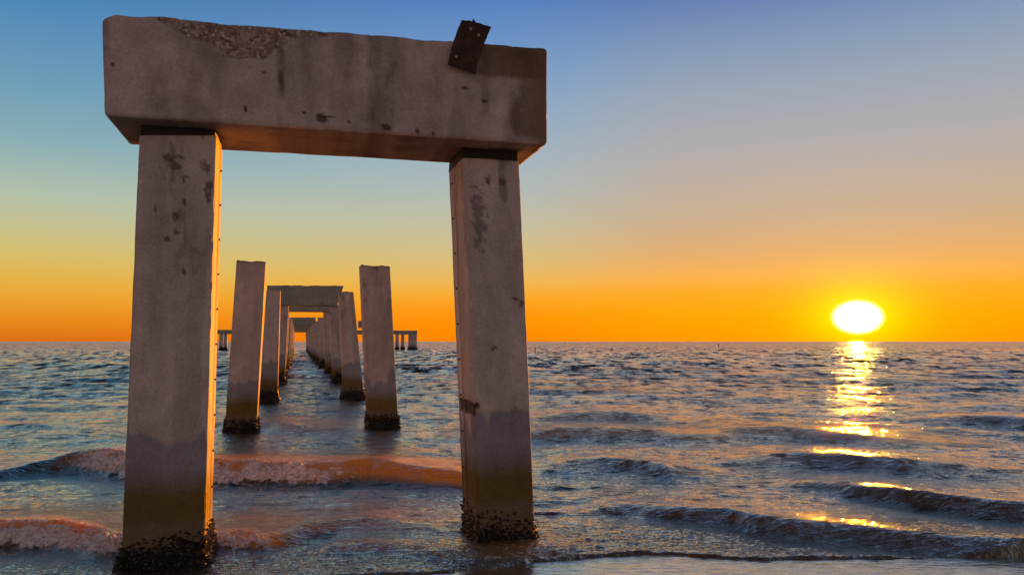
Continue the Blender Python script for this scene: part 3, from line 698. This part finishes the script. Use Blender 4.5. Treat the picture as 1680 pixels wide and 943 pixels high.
# rusty bracket plate hanging over the top edge
def bracket():
    px = [(757, 34), (803, 50), (779, 123), (735, 106)]      # tl, tr, br, bl
    uf = UC - .03
    C4 = [on_bent(x, y, uf) for x, y in px]
    nx, nz, th = 14, 22, .014
    vs = []; fs = []; sz = []
    for s in (0, 1):
        for j in range(nz + 1):
            for i in range(nx + 1):
                a, b_ = i / nx, j / nz
                tl, tr, br_, bl_ = C4
                v = (1 - b_) * ((1 - a) * tl[0] + a * tr[0]) + b_ * ((1 - a) * bl_[0] + a * br_[0])
                z = (1 - b_) * ((1 - a) * tl[1] + a * tr[1]) + b_ * ((1 - a) * bl_[1] + a * br_[1])
                v -= .012 * math.sin(math.pi * b_)
                curl = .05 * (1 - b_) ** 2 * a + .018 * math.sin(math.pi * a)
                edge_ = .004 * float(vnoise(np.array([a * 9.]), np.array([b_ * 13.]))[0])
                vs.append(P(uf - curl - (th if s == 0 else 0), v + edge_, z + edge_))
    n1 = (nx + 1) * (nz + 1)
    I = lambda s, j, i: s * n1 + j * (nx + 1) + i
    for j in range(nz):
        for i in range(nx):
            fs += [I(0, j, i), I(0, j + 1, i), I(0, j + 1, i + 1), I(0, j, i + 1)]; sz.append(4)
            fs += [I(1, j, i), I(1, j, i + 1), I(1, j + 1, i + 1), I(1, j + 1, i)]; sz.append(4)
    for j in range(nz):
        for i, fl_ in ((0, 0), (nx, 1)):
            a = [I(0, j, i), I(1, j, i), I(1, j + 1, i), I(0, j + 1, i)]; fs += a if not fl_ else a[::-1]; sz.append(4)
    for i in range(nx):
        for j, fl_ in ((0, 1), (nz, 0)):
            a = [I(0, j, i), I(1, j, i), I(1, j, i + 1), I(0, j, i + 1)]; fs += a if not fl_ else a[::-1]; sz.append(4)
    org = P(uf, C4[3][0], C4[3][1])
    # a lug of folded steel standing on the top edge and a lip along the foot
    def boxp(v0, v1, u0, u1, z0, z1):
        b0 = len(vs)
        for z in (z0, z1):
            for (uu, vv) in ((u0, v0), (u0, v1), (u1, v1), (u1, v0)): vs.append(P(uu, vv, z))
        for a in ((0, 3, 2, 1), (4, 5, 6, 7), (0, 1, 5, 4), (1, 2, 6, 5), (2, 3, 7, 6), (3, 0, 4, 7)):
            fs.extend(b0 + k for k in a); sz.append(4)
    lv, lz = on_bent(776, 42, uf)
    boxp(lv - .010, lv + .014, uf - .03, uf + .03, lz - .03, lz + .025)
    boxp(lv - .004, lv + .008, uf - .01, uf + .01, lz + .02, lz + .045)
    tv, tz = on_bent(792, 52, uf)
    co = np.array([p - org for p in vs])
    br = link('bracket_plate', mesh_np('bracket_plate', co, fs, sz, RUST, False), cap, label='rusty bent steel plate over the top edge')
    br.location = Vector(org) - (Vector(cap.location) + bent1.location)
    bm = cyl_mesh('bolt_head', .013, .014, GALV, 6)
    for (x, y) in ((770, 52), (747, 96), (783, 62)):
        v, z = on_bent(x, y, uf)
        b_ = link('bolt_head' if False else 'bolt', bm, cap)
        b_.location = Vector(P(uf - .040 if y < 70 else uf - .026, v, z)) - (Vector(cap.location) + bent1.location)
        b_.rotation_euler = Vector(-U).to_track_quat('Z', 'Y').to_euler()
bracket()

# ================================================================== second row: two bare piles
def lone(u, px, w, seed, label, group='bare piles that lost their cap', step=.025, crust=(.22, .028, 1200), yw=None, **kw):
    front = [on_bent(x, y, u) for x, y in px]
    o, org, cor, ww = make_pile(None, u, front, w, step, .02, seed, broken=True, name='concrete_pile', label=label, cat='pile', group=group, **kw)
    make_crust(o, org, cor, u, ww, top=crust[0], bulge=crust[1], n_shell=crust[2], seed=seed, size=(.007, .018), extra=.05, ragged=.05)
    return o
lone(14.3, [(368, 712), (420, 712), (388, 427), (436, 429)], .52, 3, 'bare concrete pile inside the near portal, the tall left one with a rough top')
lone(14.5, [(605, 705), (654, 705), (592, 434), (640, 436)], .48, 4, 'bare concrete pile standing alone against the sky, right of the second portal')
lone(21.4, [(425, 662), (455, 662), (437, 476), (460, 476)], .50, 5, 'bare concrete pile half hidden behind the tall left bare pile', crust=(.36, .05, 500), step=.035)
lone(21.8, [(564, 658), (598, 658), (556, 479), (580, 479)], .50, 6, 'bare leaning concrete pile before the right end of the mottled cap', crust=(.30, .07, 500), step=.035)

# ================================================================== further bents down the line
def far_bent(u, vl, vr, ztop, zsoff, label, lean=(.10, -.16), seed=0, cap_v=None, cap_px=None, pw=.52, group='capped bents of the ruined pier'):
    e = empty('pier_bent', P(u, (vl + vr) / 2, 0), label=label, cat='pier bent', group=group)
    st = .05 if u < 60 else .15
    for (v, l) in ((vl, lean[0]), (vr, lean[1])):
        fr_ = [(v - pw / 2, 0), (v + pw / 2, 0), (v - pw / 2 + l, zsoff + .01), (v + pw / 2 + l, zsoff + .01)]
        o, org, cor, ww = make_pile(e, u, fr_, pw, st, .025, seed + (v > 0))
        rel(o, e); make_crust(o, org, cor, u, ww, top=.38, bulge=.05, n_shell=150 if u < 60 else 50, seed=seed, size=(.02, .05), extra=.05)
    if cap_px: cf_ = [on_bent(x, y, u - .15) for x, y in cap_px]
    else:
        a, b_ = cap_v; cf_ = [(a, zsoff), (b_, zsoff), (a, ztop), (b_, ztop + .02)]
    c_ = make_cap(e, u - .15, cf_, .8, st, .03, seed); rel(c_, e)
    return e
VL, VR = -.72, 1.55
far_bent(30.3, -.70, 1.58, 3.75, 3.0, 'second portal, with a mottled greenish cap above the nearer bare piles', seed=20,
         cap_px=[(438, 500), (553, 502), (438, 468), (564, 469)])
far_bent(38.3, -.75, 1.60, 3.72, 3.02, 'portal directly behind the mottled cap, only a low cap edge showing', seed=24, cap_v=(-1.2, 1.65))
order = ['third', 'fourth', 'fifth']
for i, u in enumerate((46.5, 54.6, 62.8)):
    for sgn, v, l in (('left', VL, .12), ('right', VR, -.18)):
        pw = .52; fr_ = [(v - pw / 2, 0), (v + pw / 2, 0), (v - pw / 2 + l, 2.98), (v + pw / 2 + l, 2.98)]
        o, org, cor, ww = make_pile(None, u, fr_, pw, .08, .025, 30 + i, broken=True, name='concrete_pile', label=f'{order[i]} bare pile from the viewer in the {sgn} file, seen through the mottled portal',
                                    cat='pile', group='bare piles that lost their cap')
        make_crust(o, org, cor, u, ww, top=.45, bulge=.07, n_shell=100, seed=30 + i, size=(.03, .06), extra=.05)
labs = ['small far portal with a dark cap framed by the opening below the second cap', 'small far portal just behind the dark framed cap, brown in shadow',
        'tiny far portal third behind the gap with orange sky', 'tiny far portal fourth behind the gap with orange sky', 'tiny far portal fifth behind the gap with orange sky',
        'tiny far portal sixth behind the gap with orange sky', 'tiny far portal nearest to the pier head in the central row']
for i, u in enumerate((71.5, 80, 88.5, 97, 106, 116, 128)):
    far_bent(u, VL - .02 * i, VR + .02 * i, 3.72 + .02 * (i % 2), 3.05, labs[i], seed=40 + i, cap_v=(-.85 if i == 0 else -1.2, 1.53 if i == 0 else 1.7), pw=.55)

# offset landing bent to the right, mostly hidden by the lone right pile
e = empty('pier_bent', P(84, 8, 0), label='capped bent off to the right, peeping out behind the lone right bare pile', cat='pier bent', group='capped bents of the ruined pier')
for v in (7.2, 9.0):
    o, org, cor, ww = make_pile(e, 84, [(v - .3, 0), (v + .3, 0), (v - .3, 3.05), (v + .3, 3.05)], .6, .15, .03, 60); rel(o, e)
    make_crust(o, org, cor, 84, ww, top=.4, bulge=.06, n_shell=60, seed=60, size=(.03, .06))
c_ = make_cap(e, 83.8, [(6.25, 3.05), (9.7, 3.05), (6.25, 3.8), (9.7, 3.8)], 1.0, .15, .04, 61); rel(c_, e)

# pier head: two wings of capped piles seen left and right of the row
def wing(u, v0, v1, piles, label, seed, end=None):
    e = empty('pier_head_bent', P(u, (v0 + v1) / 2, 0), label=label, cat='pier bent', group='wings of the far pier head')
    for v, pw, dd in piles:
        o, org, cor, ww = make_pile(e, u + .2, [(v - pw / 2, 0), (v + pw / 2, 0), (v - pw / 2, 2.98), (v + pw / 2, 2.98)], dd, .25, .04, seed + int(v)); rel(o, e)
        make_crust(o, org, cor, u + .2, ww, top=.5, bulge=.12, n_shell=40, seed=seed + int(v), size=(.05, .1))
    c_ = make_cap(e, u, [(v0, 2.95), (v1, 2.95), (v0, 3.72), (v1, 3.72)], 1.5, .2, .05, seed)
    rel(c_, e); return e
def vpx(x, u): return on_bent(x, 560, u)[0]
UW = 150
wing(UW, vpx(352, UW), vpx(400, UW), [(vpx(362.5, UW), .62, .6), (vpx(369.5, UW), .62, .6), (vpx(385, UW), .62, .6), (vpx(394, UW), .62, .6)], 'pier head wing at far left, its cap showing beside the near left pile', 70)
wing(UW, vpx(586, UW), vpx(684.5, UW), [(vpx(604, UW), .62, .6), (vpx(620, UW), .62, .6), (vpx(634, UW), .62, .6), (vpx(652, UW), .60, .6), (vpx(661, UW), .60, .6), (vpx(677.5, UW), 1.6, 1.0)],
     'far pier head wing at the right, its cap ending on one wide pier', 80)

# lone stumps in the open water on the right
def stump(px, py0, py1, rad, label, bend=0.0, seed=0, fork=False):
    x, y = on_level(px, py1)
    d = ray(px, py0); t = y / d[1]; top = HC + d[2] * t
    vs = []; fs = []; sz = []
    seg, rings = 10, 9
    for j in range(rings):
        k = j / (rings - 1); z = -.6 + (top + .6) * k
        r_ = rad * (1 - .25 * k) * (1 + .12 * math.sin(j * 2.3 + seed))
        for i in range(seg):
            a = 2 * math.pi * i / seg; rj = r_ * (1 + .1 * math.sin(3 * a + seed))
            vs.append((rj * math.cos(a) + bend * k * k, rj * math.sin(a), z + (.06 * math.sin(a * 2 + seed) if j == rings - 1 else 0)))
    for j in range(rings - 1):
        for i in range(seg): fs += [j * seg + i, j * seg + (i + 1) % seg, (j + 1) * seg + (i + 1) % seg, (j + 1) * seg + i]; sz.append(4)
    fs += [(rings - 1) * seg + i for i in range(seg)]; sz.append(seg)
    o = link('timber_stump', mesh_np('timber_stump', vs, fs, sz, WOODM), label=label, cat='post', group='stumps in the open water')
    o.location = (x, y, 0)
stump(878, 568, 578, .10, 'thin dark stump in the water just right of the near portal', seed=1)
stump(1001, 571, 574.5, .14, 'low dark leaning stump, the middle one of three in the open water', bend=.5, seed=2)
stump(1179, 563.5, 569, .14, 'farthest dark stump near the horizon, nearest of the three to the sun', seed=3)
